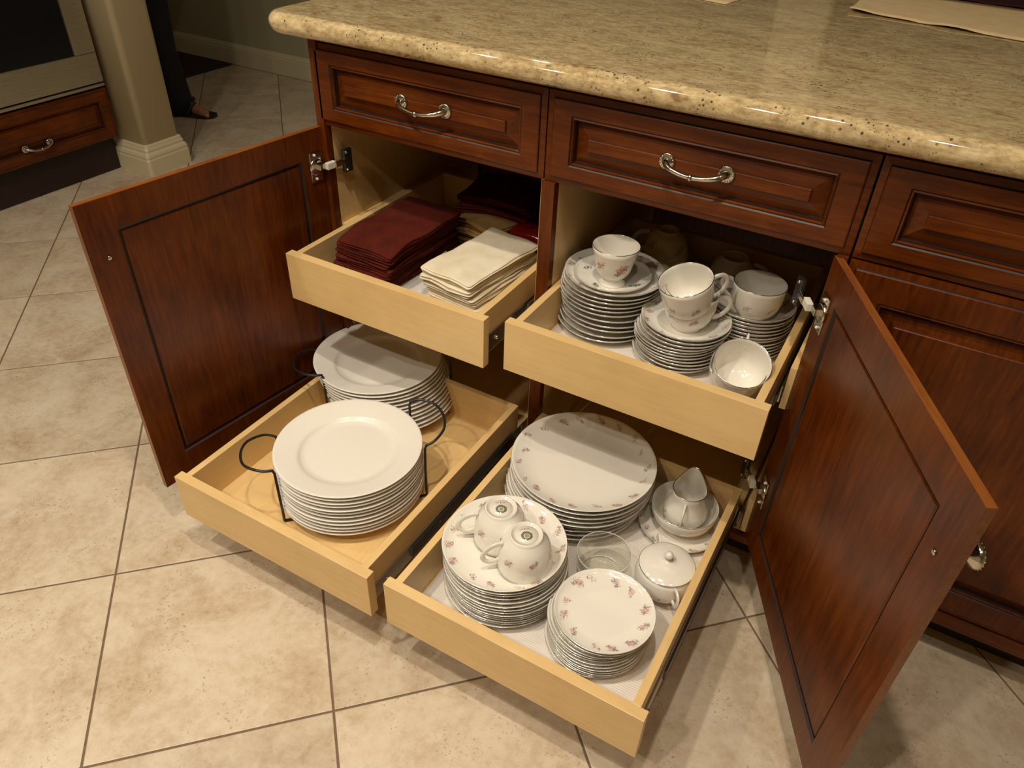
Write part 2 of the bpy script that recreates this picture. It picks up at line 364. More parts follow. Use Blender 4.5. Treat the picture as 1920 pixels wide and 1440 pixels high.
for poly, c in cells:
    if -3.4 < c[0] < 2.4 and -1.75 < c[1] < 2.2:
        mb = MB(); tile_geo(mb, poly, c); o = mb.build('floor_tile', 'tile', floor, (c[0], c[1], 0))
    else: tile_geo(far, poly, (0, 0))
tag(far.build('floor_tile_area', 'tile', floor), kind='stuff')

# recessed ceiling lamps (the light objects are set at the top)
dl = MB().lathe([(.052, .0), (.075, .0), (.078, .004), (.075, .0075), (.056, .006)], 32, closed=True).mesh('trim_ring', 'ceiling_paint')
dn = MB().lathe([(0, .0055), (.054, .0055), (.054, .0035), (0, .0035)], 24).mesh('lens', 'lamp_lens')
for i, (cx_, cy_, pw) in enumerate(CANS):
    r_ = empty('recessed_downlight', (cx_, cy_, CEIL-.0085)); inst(dl, 'trim_ring', r_); inst(dn, 'lens', r_)
    tag(r_, 'round recessed ceiling downlight ' + ['right above the lower right tray', 'above the floor before the left cabinet', 'above the floor before the right cabinet', 'behind the viewer, middle of the room', 'between island and oven cabinet', 'at the near left of the room', 'at the far right end of the island', 'between island and cream column'][i], 'light', 'recessed downlights of the kitchen ceiling')

# ------------------------------------------------------------------ cabinetry
def rect(x0, x1, z0, z1, y, i): return [(x0+i, y, z0+i), (x1-i, y, z0+i), (x1-i, y, z1-i), (x0+i, y, z1-i)]
def raised_loops(x0, x1, z0, z1, yb, yf, fr, bev=.031, sgn=1):
    """raised-panel front: yf = front plane, yb = back plane (profile in depth towards yb)"""
    d = 1 if yb > yf else -1
    P = [(0, yb-yf if d > 0 else yf-yb, 0), (0, .0055, 0), (.010, .004, 0), (.0112, .0012, 1), (.013, 0, 0), (fr, 0, 0), (fr+.002, .0022, 1), (fr+.0045, .0010, 0), (fr+.0062, .0050, 0), (fr+.0068, .0085, 1), (fr+.0085, .0130, 1),
         (fr+bev, .0052, 0), (fr+bev+.0004, .0018, 0), (fr+bev+.0014, .0008, 0), (fr+bev+.003, .0006, 0)]
    L = [rect(x0, x1, z0, z1, yf+d*(p[1]), p[0]) for p in P]
    return L, [p[2] for p in P[1:]]
def pull(parent, x, y, z, w=.047):
    mb = MB()
    for s in (-1, 1):
        T = Matrix.Translation((x+s*w, y, z)) @ Matrix.Rotation(PI/2, 4, 'X')
        mb.lathe([(0, 0), (.0125, 0), (.0132, .002), (.0118, .0035), (.0095, .0028), (.007, .0042), (0, .0055)], 20, mat=T)
        for k in range(16):
            a = 2*PI*k/16; mb.ball((x+s*w+.0106*math.cos(a), y-.0036, z+.0106*math.sin(a)), .0012, seg=5)
    pts = spline([(x-w, y-.003, z), (x-w*.93, y-.012, z-.001), (x-w*.72, y-.020, z-.004), (x-w*.35, y-.024, z-.007), (x, y-.025, z-.008), (x+w*.35, y-.024, z-.007), (x+w*.72, y-.020, z-.004), (x+w*.93, y-.012, z-.001), (x+w, y-.003, z)], 5)
    n = len(pts); rr = [.0034+.0036*abs(2*i/(n-1)-1)**2.2 for i in range(n)]
    mb.tube(pts, rr, 10); mb.tube([(x-.003, y-.025, z-.008), (x-.001, y-.025, z-.008), (x+.001, y-.025, z-.008), (x+.003, y-.025, z-.008)], [.0042, .0052, .0052, .0042], 12)
    return mb.build('drawer_pull', 'nickel', parent)
def top_drawer(cab, x0, x1, z0, z1, org, handle=True):
    L, mi = raised_loops(x0, x1, z0, z1, .019, 0, .034)
    # side insets wider than top/bottom, as on the real fronts
    fr = []
    for l, k in zip(L, range(len(L))):
        e = .010 if k >= 5 else 0
        fr.append([(p[0]+(e if p[0] < (x0+x1)/2 else -e), p[1], p[2]) for p in l])
    mb = MB(org); mb.loops(fr, mi)
    d = mb.build('drawer', ['cherry_h', 'glaze'], cab)
    if handle: h = pull(d, (x0+x1)/2+.006-org[0], .0-org[1], (z0+z1)/2+.005-org[2])
    return d
def hinge(door, cy, z, s):
    """concealed hinge; door-local coords: x from hinge side, inner face at y=0 towards s"""
    mb = MB(); yy = -s
    f = lambda a, b: (min(a, b), max(a, b))
    mb.box(.012, .040, *f(0, yy*.003), z-.031, z+.031, .001)
    mb.lathe([(0, .0), (.0165, 0), (.0165, .004), (.014, .0045), (0, .0045)], 20, mat=Matrix.Translation((.026, yy*.001, z)) @ Matrix.Rotation(PI/2*(1 if yy < 0 else -1), 4, 'X'))
    for dz in (-.024, .024): mb.ball((.028, yy*.004, z+dz), .0028, 1, 8)
    mb.box(.006, .026, *f(yy*.004, yy*.014), z-.006, z+.006, .001, 0); mb.box(-.010, .012, *f(yy*.012, yy*.022), z-.0065, z+.0065, .001, 1)
    mb.box(-.040, -.006, *f(yy*.016, yy*.024), z-.006, z+.006, .002, 0)
    mb.box(-.052, -.030, *f(yy*.016, yy*.024), z-.024, z+.024, .002, 2)
    for dz in (-.018, .018): mb.ball((-.036, yy*.025, z+dz), .0032, 0, 8)
    return mb.build('hinge', ['nickel', 'plastic_cap', 'dark_steel'], door)
def big_door(cab, org, H, phi, w, z0, z1, s, hinges):
    """open door. local x from hinge; inner face y=0; outer face at y = s*0.017 """
    mb = MB(); T = .017
    L, mi = raised_loops(0, w, z0, z1, 0, s*T, .055)
    L = L[1:]; mi = mi[1:]
    inn = [(0, 0, 0), (.0565, 0, 0), (.0585, .004, 1), (.063, .0052, 1), (.066, .0028, 0)]
    I = [rect(0, w, z0, z1, s*p[1], p[0]) for p in inn]
    A = I[::-1]+L
    mb.loops(A, [0, 1, 1, 0, 2]+mi)
    d = mb.build('door', ['cherry_v', 'glaze', 'cherry_edge'], cab, (H[0]-org[0], H[1]-org[1], -org[2]), (0, 0, phi))
    for z in hinges: hinge(d, 0, z, s)
    kb = MB(); kb.lathe([(0, 0), (.007, 0), (.0055, .010), (.007, .016), (.0145, .021), (.0160, .025), (.0145, .028), (.009, .030), (0, .0305)], 24, mat=Matrix.Translation((w-.031, s*T, .62)) @ Matrix.Rotation(-s*PI/2, 4, 'X'))
    for k in range(18):
        a = 2*PI*k/18; kb.ball((w-.031+.0150*math.cos(a), s*(T+.027), .62+.0150*math.sin(a)), .0013, seg=5)
    kb.build('knob', 'nickel', d)
    sb = MB(); sb.lathe([(0, 0), (.0042, 0), (.0036, .0018), (.001, .0022), (0, .0016)], 12, mat=Matrix.Translation((w-.031, 0, .62)) @ Matrix.Rotation(s*PI/2, 4, 'X')); sb.build('screw', 'nickel', d)
    return d
def pullout(cab, org, xl, xr, yf, zt):
    b = MB(org); bi = .012; ti = .0135; D = .53
    xa, xb = xl+bi, xr-bi; zf = zt-.0835
    b.box(xa+.004, xb-.004, yf+.016, yf+D-.002, zf-.006, zf, 0)
    tr = b.build('pullout_drawer', 'maple_d', cab)
    MB(org).box(xl, xr, yf, yf+.0184, zt-.1017, zt, .0007).build('front_panel', 'maple_h', tr)
    for x in (xa, xb-ti): MB(org).box(x, x+ti, yf+.0184, yf+D, zt-.0935, zt-.0005, .0007).build('side_panel', 'maple_d', tr)
    MB(org).box(xa+ti, xb-ti, yf+D-ti, yf+D, zt-.0935, zt-.0005, .0007).build('back_panel', 'maple_h', tr)
    for s, x in ((-1, xa), (1, xb)):
        m = MB(org); f = lambda a, b: (min(a, b), max(a, b))
        zz = zt-.088
        m.box(*f(x, x+s*.003), yf+.022, yf+.50, zz, zz+.036, .0006)
        m.box(*f(x+s*.003, x+s*.0065), yf+.030+.10, yf+.55, zz+.006, zz+.030, .0005, 1)
        m.box(*f(x+s*.0065, x+s*.0095), .012, .50, zz+.001, zz+.035, .0006)
        m.ball((x+s*.004, yf+.06, zz+.018), .004, 0, 8); m.ball((x+s*.004, yf+.22, zz+.018), .004, 0, 8)
        m.build('drawer_slide', ['steel', 'dark_steel'], tr)
    return tr
ZD0, ZD1, ZT = .118, .719, .885
def cabinet(x0, x1, label, pl, pr, lside='cherry_v'):
    org = (x0, 0, 0); c = empty('base_cabinet', org)
    MB(org).box(x0+pl[0], x0+pl[1], .019, .575, .09, ZT, .0005).build('side_panel', 'maple_v', c)
    MB(org).box(x1-pr[1], x1-pr[0], .019, .575, .09, ZT, .0005).build('side_panel', 'maple_v', c)
    xi, xj = x0+pl[1], x1-pr[1]
    MB(org).box(xi, xj, .565, .575, .09, ZT, 0).build('back_panel', 'cherry_v', c)
    MB(org).box(x0, x1, .004, .0195, .086, .1025, .001).build('bottom_rail', 'cherry_h', c)
    MB(org).box(xi, xj, .02, .565, .086, .102, .0005).build('bottom_panel', 'maple_d', c)
    MB(org).box(x0, x1, .068, .082, 0.0008, .09, .0005).build('toe_kick', 'toe', c)
    return c, org
# cabinet 1 (left, door open, two pull-outs)
cab1, o1 = cabinet(0, .4985, '', (0, .018), (.001, .010))
tag(cab1, 'cherry base cabinet at island corner, door open, trays with napkins and white plates', 'cabinet')
top_drawer(cab1, .0005, .4985, .7225, .873, o1)
MB(o1).box(.0, .018, 0.0, .019, .09, ZT, .0006).build('face_stile', 'cherry_v', cab1)
MB(o1).box(.018, .4885, .0195, .56, .722, .738, .0006).build('divider_rail', 'cherry_h', cab1)
MB(o1).box(.0, .499, .016, .03, .866, ZT-.0006, .001).build('top_rail', 'toe', cab1)  # near-black colour paints in the shade under the counter overhang
MB(o1).box(-.0045, -.0004, .0195, .575, .118, ZT-.001, .001).build('end_panel', 'cherry_v', cab1)
for zz in (.425, .117):
    MB(o1).box(.0185, .030, .0195, .55, zz, zz+.085, .001).build('slide_spacer', 'maple_d', cab1)
big_door(cab1, o1, (.0077, .0009), R(-96.79), .4995, ZD0, ZD1, -1, [.645, .20])
pullout(cab1, o1, .0252, .4819, -.1578, .5167); pullout(cab1, o1, .0269, .4817, -.5193, .2087)
# cabinet 2
cab2, o2 = cabinet(.4985, 1.0055, '', (0, .025), (.0005, .0165))
tag(cab2, 'cherry base cabinet in the middle, door open, trays full of sprigged china', 'cabinet')
top_drawer(cab2, .5010, 1.0048, .7225, .873, o2)
MB(o2).box(.4987, .5235, .0, .0188, .09, .7215, .0006).build('face_stile', 'cherry_v', cab2)
MB(o2).box(.989, 1.005, .0, .0188, .09, .7215, .0006).build('face_stile', 'cherry_v', cab2)
MB(o2).box(.5235, .989, .0195, .56, .722, .738, .0006).build('divider_rail', 'cherry_h', cab2)
MB(o2).box(.4995, 1.0055, .016, .03, .866, ZT-.0006, .001).build('top_rail', 'toe', cab2)  # rail coloured dark as painted shade below the counter nose
for zz in (.425, .117):
    MB(o2).box(.9745, .9885, .004, .55, zz, zz+.085, .001).build('slide_spacer', 'maple_d', cab2)
big_door(cab2, o2, (.9854, .0025), math.atan2(-.8953, .4454), .506, ZD0, ZD1, 1, [.635, .255])
pullout(cab2, o2, .5138, .9741, -.1401, .5172); pullout(cab2, o2, .511, .969, -.5138, .2092)
# cabinet 3, closed
cab3, o3 = cabinet(1.0075, 1.62, '', (0, .016), (0, .016))
tag(cab3, 'cherry base cabinet with closed raised-panel door, at the right edge', 'cabinet')
d3 = top_drawer(cab3, 1.0085, 1.6195, .7225, .873, o3)
L, mi = raised_loops(1.0085, 1.6195, ZD0, ZD1, .019, 0, .055)
MB(o3).loops(L, mi).build('door', ['cherry_v', 'glaze'], cab3)
MB(o3).box(1.0075, 1.62, .016, .03, .866, ZT-.0006, .001).build('top_rail', 'toe', cab3)  # dark colour again stands in for the counter's shadow
MB(o3).box(1.0075, 1.62, .002, .0195, .086, .1165, .001).build('base_rail', 'cherry_h', cab3)
# rear half of the island
ib = MB().box(.0, 1.62, .578, 1.12, .0008, ZT-.0006, .002).build('island_back_panel', 'cherry_v'); tag(ib, 'plain cherry panelling that closes the far side of the island', 'panelling')
# countertop with full bullnose
def rrect(x0, x1, y0, y1, r, i, n=8, z=0):
    out = []
    for cx, cy, a in ((x1-r, y0+r, -90), (x1-r, y1-r, 0), (x0+r, y1-r, 90), (x0+r, y0+r, 180)):
        for k in range(n+1):
            t = R(a+90*k/n); out.append((cx+(r-i)*math.cos(t), cy+(r-i)*math.sin(t), z))
    return out
hh = .0185; zm = ZT+hh
L = []
for k in range(13):
    t = -PI/2+PI*k/12; L.append(rrect(-.078, 1.70, -.0385, 1.2, .045, hh*(1-math.cos(t)), 8, zm+hh*math.sin(t)))
ct = MB().loops(L, sm=True).build('countertop', 'granite'); tag(ct, 'speckled beige granite countertop with rounded bullnose edge over the cherry cabinets', 'countertop')
for p in ct.data.polygons:
    if abs(p.normal.z) > .999: p.use_smooth = False
CT = ZT+2*hh

# ------------------------------------------------------------------ cloth things on the counter
def sheet(name, corners, z, mat, wav, seg=(40, 10), th=.0012):
    a, b, c, d = [Vector((*p, 0)) for p in corners]; nx, ny = seg; top = []; o = (a+c)/2
    for j in range(ny+1):
        for i in range(nx+1):
            s, t = i/nx, j/ny; p = (a*(1-s)+b*s)*(1-t)+(d*(1-s)+c*s)*t
            top.append(Vector((p.x, p.y, z+th+wav(s, t)))-Vector((o.x, o.y, z)))
    bot = [Vector((p.x, p.y, p.z-th)) for p in top]; n = len(top); F = []
    id_ = lambda i, j: j*(nx+1)+i
    for j in range(ny):
        for i in range(nx):
            F.append([id_(i, j), id_(i+1, j), id_(i+1, j+1), id_(i, j+1)]); F.append([n+id_(i, j+1), n+id_(i+1, j+1), n+id_(i+1, j), n+id_(i, j)])
    ring = [id_(i, 0) for i in range(nx)]+[id_(nx, j) for j in range(ny)]+[id_(i, ny) for i in range(nx, 0, -1)]+[id_(0, j) for j in range(ny, 0, -1)]
    for k in range(len(ring)): p, q = ring[k], ring[(k+1) % len(ring)]; F.append([q, p, n+p, n+q])
    mb = MB(); mb.add(top+bot, F); return mb.build(name, mat, None, (o.x, o.y, z))
def edge_wave(s, t):
    return .0008+max(0, 1-t*5)*(.0035*max(0, math.sin(s*22+1.4))+.0022*(1 if s < .2 else .3)*(1-s))
o = sheet('place_mat', [(.823, .690), (1.50, .535), (1.56, .90), (.820, .985)], CT, 'mat_cloth', edge_wave)
tag(o, 'plain tan cloth place mat with lifted wavy edge on the granite counter', 'place mat')
o = sheet('place_mat', [(.93, .992), (1.7-.08, .905), (1.62, 1.15), (.93, 1.17)], CT, 'dark_mat', lambda s, t: .001+.002*abs(math.sin(s*16)))
tag(o, 'dark red patterned mat at the far side of counter, top right corner', 'place mat')
o = sheet('place_mat', [(.30, .66), (.600, .585), (.64, .86), (.34, .93)], CT, 'mat_cloth', lambda s, t: .0005)
tag(o, 'pale place mat on counter, only its near edge inside the picture', 'place mat')

# ------------------------------------------------------------------ china
def plate_prof(R_, H, t=.0052, well=.6, foot=.58, wide=False):
    f = R_*foot
    if wide:
        out = [(0, .003), (f-.006, .003), (f-.004, 0), (f, 0), (f+.002, .0035), (R_*.74, .007), (R_*.97, H-.002), (R_-.0006, H-.0002), (R_, H+.0010), (R_-.0010, H+.0018)]
        inn = [(R_*.96, H+.0008), (R_*.72, H-.0085), (R_*.69, H-.0095), (R_*.665, H-.0125), (R_*.64, t+.0005), (R_*.55, t), (0, t)]
    else:
        out = [(0, .0028), (f-.005, .0028), (f-.0035, 0), (f, 0), (f+.002, .0030), (R_*.76, .0055), (R_*.88, H*.5), (R_*.97, H-.003), (R_-.0004, H), (R_, H+.0010), (R_-.0008, H+.0014)]
        inn = [(R_*.955, H-.0022), (R_*.87, H*.62), (R_*.77, t+.0028), (R_*.66, t+.0006), (R_*.5, t), (0, t)]
    return out+inn
def ring_prof(R_, H, w=.0007): return [(R_-.0006+w*math.cos(a), H+.0007+w*math.sin(a)) for a in [2*PI*k/6 for k in range(6)]]
def make_plate(name, R_, H, mat, t, band='silver', wide=False):
    return (MB().lathe(plate_prof(R_, H, t, wide=wide), 72).mesh(name, mat), MB().lathe(ring_prof(R_, H, .00065), 72, closed=True).mesh('rim_band', band) if band else None)
def stack(name, cx, cy, z0, n, sp, R_, H, mat, t, labf, cat, group, band='silver', wide=False, shift=None, jit=.0012):
    pm, rm = make_plate(name, R_, H, mat, t, band, wide); res = []
    jz = .22 if sp > .0080 else (.10 if sp > .0062 else .03); wt = [1+random.uniform(-jz, jz) for _ in range(n-1)]; zz = [0]
    for w_ in wt: zz.append(zz[-1]+w_*sp*(n-1)/sum(wt))
    for k in range(n):           # k = 0 bottom
        i = n-1-k
        dx, dy = shift(k/(n-1)) if shift else (0, 0)
        o = inst(pm, name, None, (cx+dx+random.uniform(-jit, jit)*(i > 0), cy+dy+random.uniform(-jit, jit)*(i > 0), z0+zz[k]), (0, 0, random.uniform(0, 6.28) if i else .4))
        if rm: inst(rm, 'rim_band', o)
        tag(o, labf(i), cat, group); res.append(o)
    return res
F3 = .2087-.0835; F1 = .5167-.0835
# white plates in wire racks (lower left tray)
WZ = F3+.0062
def wl(which): return lambda i: 'plain white dinner plate, %s of the %s wire-racked stack' % (ORD[i], which)
stack('dinner_plate', .2785, -.3135, WZ, 12, (.250-WZ-.022)/11, .1405, .022, 'china_plain', .0052, wl('front'), 'plate', 'white dinner plates, front racked stack', None, True, jit=.0010)
stack('dinner_plate', .174, -.042, WZ, 12, (.250-WZ-.022)/11, .1405, .022, 'china_plain', .0052, wl('back'), 'plate', 'white dinner plates, back racked stack', None, True, jit=.0010, shift=lambda t: (-.031*t, -.007*t))
def rack(cx, cy, label):
    mb = MB(); r = .1455; w = .0026
    def leg(ax, dz=0, bu=1.):
        a1, a2 = R(ax-23), R(ax+23)
        P = lambda a, rr, z: Vector((rr*math.cos(a), rr*math.sin(a), z))
        b1, b2 = P(a1, r, .0035), P(a2, r, .0035)
        pts = [b1, P(a1, r, .02), P(a1, r, .075), P(a1, r+.001, .098+dz)]
        pts += spline([P(a1, r+.004, .106+dz), P(R(ax-20), r+.028*bu, .113+dz), P(R(ax-11), r+.052*bu, .119+dz), P(R(ax), r+.058*bu, .123+dz), P(R(ax+11), r+.052*bu, .125+dz), P(R(ax+20), r+.026*bu, .126+dz), P(a2, r+.003, .124+dz)], 5)
        pts += [P(a2, r, .116+dz), P(a2, r, .06), b2]
        mb.tube(pts, w, 8); return b1, b2
    l1, l2 = leg(222, .012, .86); r1, r2 = leg(50, .030, .72)
    mb.tube([l1, r2], w, 8); mb.tube([l2, r1], w, 8)
    mb.tube([(.06*math.cos(t), .06*math.sin(t), .0035) for t in [2*PI*k/24 for k in range(24)]], .0022, 6, closed=True)
    return tag(mb.build('plate_rack', 'black_wire', None, (cx, cy, F3)), label, 'rack')
rack(.2785, -.3135, 'black wire plate rack with looped handles around the front white plates')
rack(.160, -.046, 'black wire plate rack with looped handles around the back white plates')
# liners
F4 = .2092-.0835; F2 = .5172-.0835
def slab(name, x0, x1, y0, y1, z0, z1, mat): return MB(((x0+x1)/2, (y0+y1)/2, z0)).box(x0, x1, y0, y1, z0, z1, .0003).build(name, mat, None, ((x0+x1)/2, (y0+y1)/2, z0))
tag(slab('shelf_liner', .5385, .9415, -.494, 0.0, F4, F4+.0015, 'liner'), 'white ribbed liner under the china in the lower right tray', 'liner')
tag(slab('shelf_liner', .5415, .9465, -.120, .374, F2, F2+.0015, 'liner'), 'white ribbed liner under the china in the upper right tray', 'liner')
z4 = F4+.0018; z2 = F2+.0018
def sl(kind, where): return lambda i: '%s, %s in %s' % (kind, ORD[i], where)
stack('dinner_plate', .672, -.0935, z4, 9, (.2355-z4-.021)/8, .1400, .021, 'china_big', .0052, sl('silver-rimmed sprigged dinner plate', 'lower tray\'s largest stack'), 'plate', 'sprigged dinner plates, back left of the lower right tray', shift=lambda t: ((-.014*(1-t), .004*(1-t)) if t < .45 else (-.004*(1-t), 0)))
stack('salad_plate', .6488, -.3508, z4, 14, (.2345-z4-.017)/13, .1070, .017, 'china_med', .0045, sl('silver-rimmed sprigged salad plate', 'stack under upturned cups'), 'plate', 'sprigged salad plates under the upturned cups', shift=lambda t: (.004*math.sin(t*5), .002*math.sin(t*9)))
stack('bread_plate', .8400, -.3730, z4, 13, (.2125-z4-.014)/12, .0818, .014, 'china_small', .0040, sl('small silver-rimmed sprigged bread plate', 'front right stack'), 'plate', 'sprigged bread plates, front right of the lower right tray', shift=lambda t: (.006*(t-1)+.004*math.sin(t*8), -.002*math.sin(t*6)))
SAU = 'silver-rimmed sprigged saucer'
stack('saucer', .6235, .0740, z2, 11, (.5535-z2-.017)/10, .0938, .017, 'china_saucer_wide', .0045, sl('large silver-rimmed sprigged saucer', 'upper tray\'s left stack'), 'saucer', 'large saucers, left stack of the upper right tray', shift=lambda t: (-.006*(1-t)+.003*math.sin(t*7), .002*math.sin(t*5)))
stack('saucer', .7765, .0430, z2, 11, (.521-z2-.017)/10, .0795, .017, 'china_saucer', .0042, sl(SAU, 'stack under nested cups'), 'saucer', 'saucers, middle stack of the upper right tray', shift=lambda t: (-.006*(1-t)+.004*math.sin(t*9), .003*math.sin(t*7)))
stack('saucer', .8672, .1500, z2, 12, (.531-z2-.017)/11, .0765, .017, 'china_saucer', .0042, sl(SAU, 'stack under single cup'), 'saucer', 'saucers, right stack of the upper right tray')
# small floral saucer and footed cup on the left stack
pm, rm = make_plate('saucer', .0720, .0125, 'floral_saucer', .0042)
zs = .5535-.0105
fs = inst(pm, 'saucer', None, (.6245, .0620, zs-.0005), (0, 0, R(28))); inst(rm, 'rim_band', fs); tag(fs, 'small saucer with green leaf sprigs on top of the left saucer stack', 'saucer')
def handle_mesh(P, rad, flat=1.5, name='handle', mat='china_white'):
    pts = spline(P, 6); return MB().tube(pts, rad, 10, flat=flat, up=(0, 1, 0)).mesh(name, mat)
def cup_parts(R_, h, mat, foot=.022, footh=.004, waist=None):
    if waist: out = [(0, .003), (foot-.004, .003), (foot-.002, 0), (foot+.001, 0), (foot, .004), (waist, .011), (waist+.001, .014), (R_*.62, .020), (R_*.74, .030), (R_*.82, .045), (R_*.93, h-.010), (R_, h)]
    else: out = [(0, .0030), (foot-.003, .0030), (foot-.0025, 0), (foot, 0), (foot+.0004, footh), (R_*.62, .0065), (R_*.78, .014), (R_*.90, .027), (R_*.955, .042), (R_*.985, h-.008), (R_, h)]
    t = .0022; inn = [(R_-.0008, h+.0006), (R_-t, h-.001)]+[(max(r-t, .001), z+t*.5) for r, z in out[::-1][1:] if r > foot+.004 and z > .008]
    inn += [(foot*.6, out[4][1]+.0042), (0, out[4][1]+.004)]
    return MB().lathe(out+inn, 56).mesh('tea_cup', mat), MB().lathe(ring_prof(R_, h, .0007), 56, closed=True).mesh('rim_band', 'silver')
CUP = cup_parts(.0465, .071, 'china_cup', .0270); FCUP = cup_parts(.0428, .074, 'floral_cup', .0235, .004, .0175); GCUP = cup_parts(.0475, .058, 'gilt_cup')
HND = handle_mesh([(.0435, 0, .050), (.052, 0, .055), (.064, 0, .054), (.0715, 0, .044), (.069, 0, .032), (.059, 0, .021), (.046, 0, .016), (.0385, 0, .016)], .0024, 1.9)
HLINE = MB().tube(spline([(.046, 0, .0548), (.054, 0, .0578), (.066, 0, .0565), (.0742, 0, .0445), (.0715, 0, .0305)], 6), .0009, 6).mesh('handle_line', 'silver')
STAMP = MB().lathe([(0, .0022), (.0195, .0022), (.0195, .0026), (0, .0026)], 24).mesh('backstamp', 'backstamp')
def cup(loc, rot, label, kind=CUP, hn=True, stamp=False, gilt=False, group=None):
    c = inst(kind[0], 'tea_cup', None, loc); inst(kind[1], 'rim_band', c)
    if hn: h = inst(HND, 'handle', c); inst(HLINE, 'silver_line', h)
    if stamp: inst(STAMP, 'backstamp', c)
    c.rotation_mode = 'XYZ'; c.rotation_euler = rot; tag(c, label, 'cup', group); return c
cup((.6335, .0390, zs+.004), (0, 0, R(100)), 'footed cup with red and yellow flowers on the leaf saucer, left stack', FCUP, hn=False)
def tilt(loc, axis_az, ang, spin):
    """matrix: spin about own z, then lean by ang towards azimuth axis_az"""
    ax = Vector((-math.sin(axis_az), math.cos(axis_az), 0))
    return Matrix.Translation(loc) @ Matrix.Rotation(ang, 4, ax) @ Matrix.Rotation(spin, 4, 'Z')
c = cup((.783, .036, .5085), (0, 0, R(35)), 'upright sprigged cup on the middle saucer stack, under another cup')
c = cup((0, 0, 0), (0, 0, 0), 'tilted sprigged cup nested on top of another, middle saucer stack'); c.matrix_world = tilt((.7870, .0270, .5415), R(232), R(18), R(42))
c = cup((.8765, .1210, .5185), (0, 0, R(165)), 'sprigged cup alone on the right saucer stack, handle to left'); c.scale = (1, 1, .90)
c = cup((0, 0, 0), (0, 0, 0), 'empty cup leaning towards the viewer, front right of upper tray'); c.matrix_world = tilt((.8975, -.0260, .4640), R(-72), R(25), R(100))
c = cup((0, 0, 0), (0, 0, 0), 'cup mostly hidden behind the leaning cup in upper tray'); c.matrix_world = tilt((.8915, -.0100, .4450), R(-74), R(24), R(104))
cup((.6295, -.3380, .2975), (PI, 0, R(214)), 'upturned sprigged cup with backstamp, farther of the two on salad plates', stamp=True)
cup((.6940, -.3670, .2975), (PI, 0, R(222)), 'upturned sprigged cup with backstamp, nearer of the two on salad plates', stamp=True)
# gilt cups and a dark bowl at the back of the upper right tray
BS = make_plate('saucer', .0700, .014, 'china_saucer', .0042)
for sx_, nn, wh in ((.650, 5, 'gilt cups'), (.790, 4, 'pale upturned cup')):
    for k in range(nn):
        o = inst(BS[0], 'saucer', None, (sx_, .298, z2+.007*k), (0, 0, k*1.3)); inst(BS[1], 'rim_band', o)
        tag(o, 'saucer in deep shade under the %s, %s' % (wh, ORD[nn-1-k]), 'saucer', 'shaded saucers at the back of the upper right tray')
zg = z2+.028+.0048
cup((.652, .300, zg+.058), (PI, 0, R(-150)), 'upturned gilt cup with pink flower at back of upper tray, lower one', GCUP)
cup((.645, .302, zg+.058+.024), (PI, 0, R(-178)), 'upturned gilt cup stacked on another, handle to left, back of tray', GCUP)
cup((.7900, .298, z2+.021+.0048+.071), (PI, 0, R(20)), 'upturned pale cup in shade at back of upper right tray', CUP)

# lower right tray: bowl on plate with creamer, sugar bowl, glass
pm, rm = make_plate('saucer', .0795, .015, 'china_saucer', .0042)
o = inst(pm, 'saucer', None, (.8700, -.0600, z4), (0, 0, 1)); inst(rm, 'rim_band', o); tag(o, 'sprigged saucer beneath the open bowl in lower right tray', 'saucer')
bo = MB().lathe([(0, .003), (.026, .003), (.028, 0), (.031, 0), (.032, .004), (.046, .012), (.058, .026), (.0625, .040), (.0635, .052), (.0625, .0535), (.0610, .051), (.0600, .040), (.0550, .027), (.044, .0155), (.03, .0085), (0, .008)], 64).build('bowl', 'china_pot', None, (.8720, -.0540, z4+.0045))
MB().lathe(ring_prof(.0635, .052, .0007), 64, closed=True).build('rim_band', 'silver', bo); tag(bo, 'open silver-rimmed bowl holding the creamer, on a saucer', 'bowl')
def spout_fun(h, R_):
    def f(p, t):
        k = max(0, math.cos(t-R(100)))**5; zf = max(0, (p[2]-h*.45)/(h*.55))**1.6
        return (p[0]+.019*k*zf*math.cos(R(100)), p[1]+.019*k*zf*math.sin(R(100)), p[2]+.011*max(0, math.cos(t-R(100)))**2*zf)
    return f
h_ = .083; pr = [(0, .003), (.019, .003), (.021, 0), (.0235, 0), (.024, .004), (.035, .012), (.0415, .024), (.0395, .040), (.0335, .056), (.0305, .070), (.0320, h_), (.0310, h_+.0006), (.0298, h_-.001), (.0283, .070), (.0310, .056), (.037, .040), (.039, .024), (.032, .012), (0, .008)]
cr = MB().lathe(pr, 56, rfun=spout_fun(h_, .03)).build('creamer', 'china_pot', None, (.8740, -.0530, z4+.0135))
MB().lathe(ring_prof(.0322, h_-.0002, .0009), 56, closed=True, rfun=spout_fun(h_, .03)).build('rim_band', 'silver', cr)
hp = [(.031, 0, .068), (.040, 0, .071), (.052, 0, .064), (.055, 0, .050), (.049, 0, .034), (.036, 0, .026)]
h = inst(handle_mesh(hp, .0024, 2.0), 'handle', cr, (0, 0, 0), (0, 0, R(-82))); tag(cr, 'white creamer jug standing inside the open bowl', 'jug')
sb = MB().lathe([(0, .003), (.024, .003), (.026, 0), (.029, 0), (.030, .004), (.043, .012), (.0515, .026), (.0530, .040), (.0500, .054), (.0475, .062), (.046, .062), (.048, .053), (.051, .040), (.049, .027), (.041, .0145), (0, .009)], 64).build('sugar_bowl', 'china_pot', None, (.8945, -.2160, z4))
hp = [(.048, 0, .056), (.058, 0, .064), (.069, 0, .060), (.071, 0, .046), (.063, 0, .033), (.052, 0, .030)]
hm = handle_mesh(hp, .0024, 2.0)
for a in (123, -54): inst(hm, 'handle', sb, (0, 0, 0), (0, 0, R(a)))
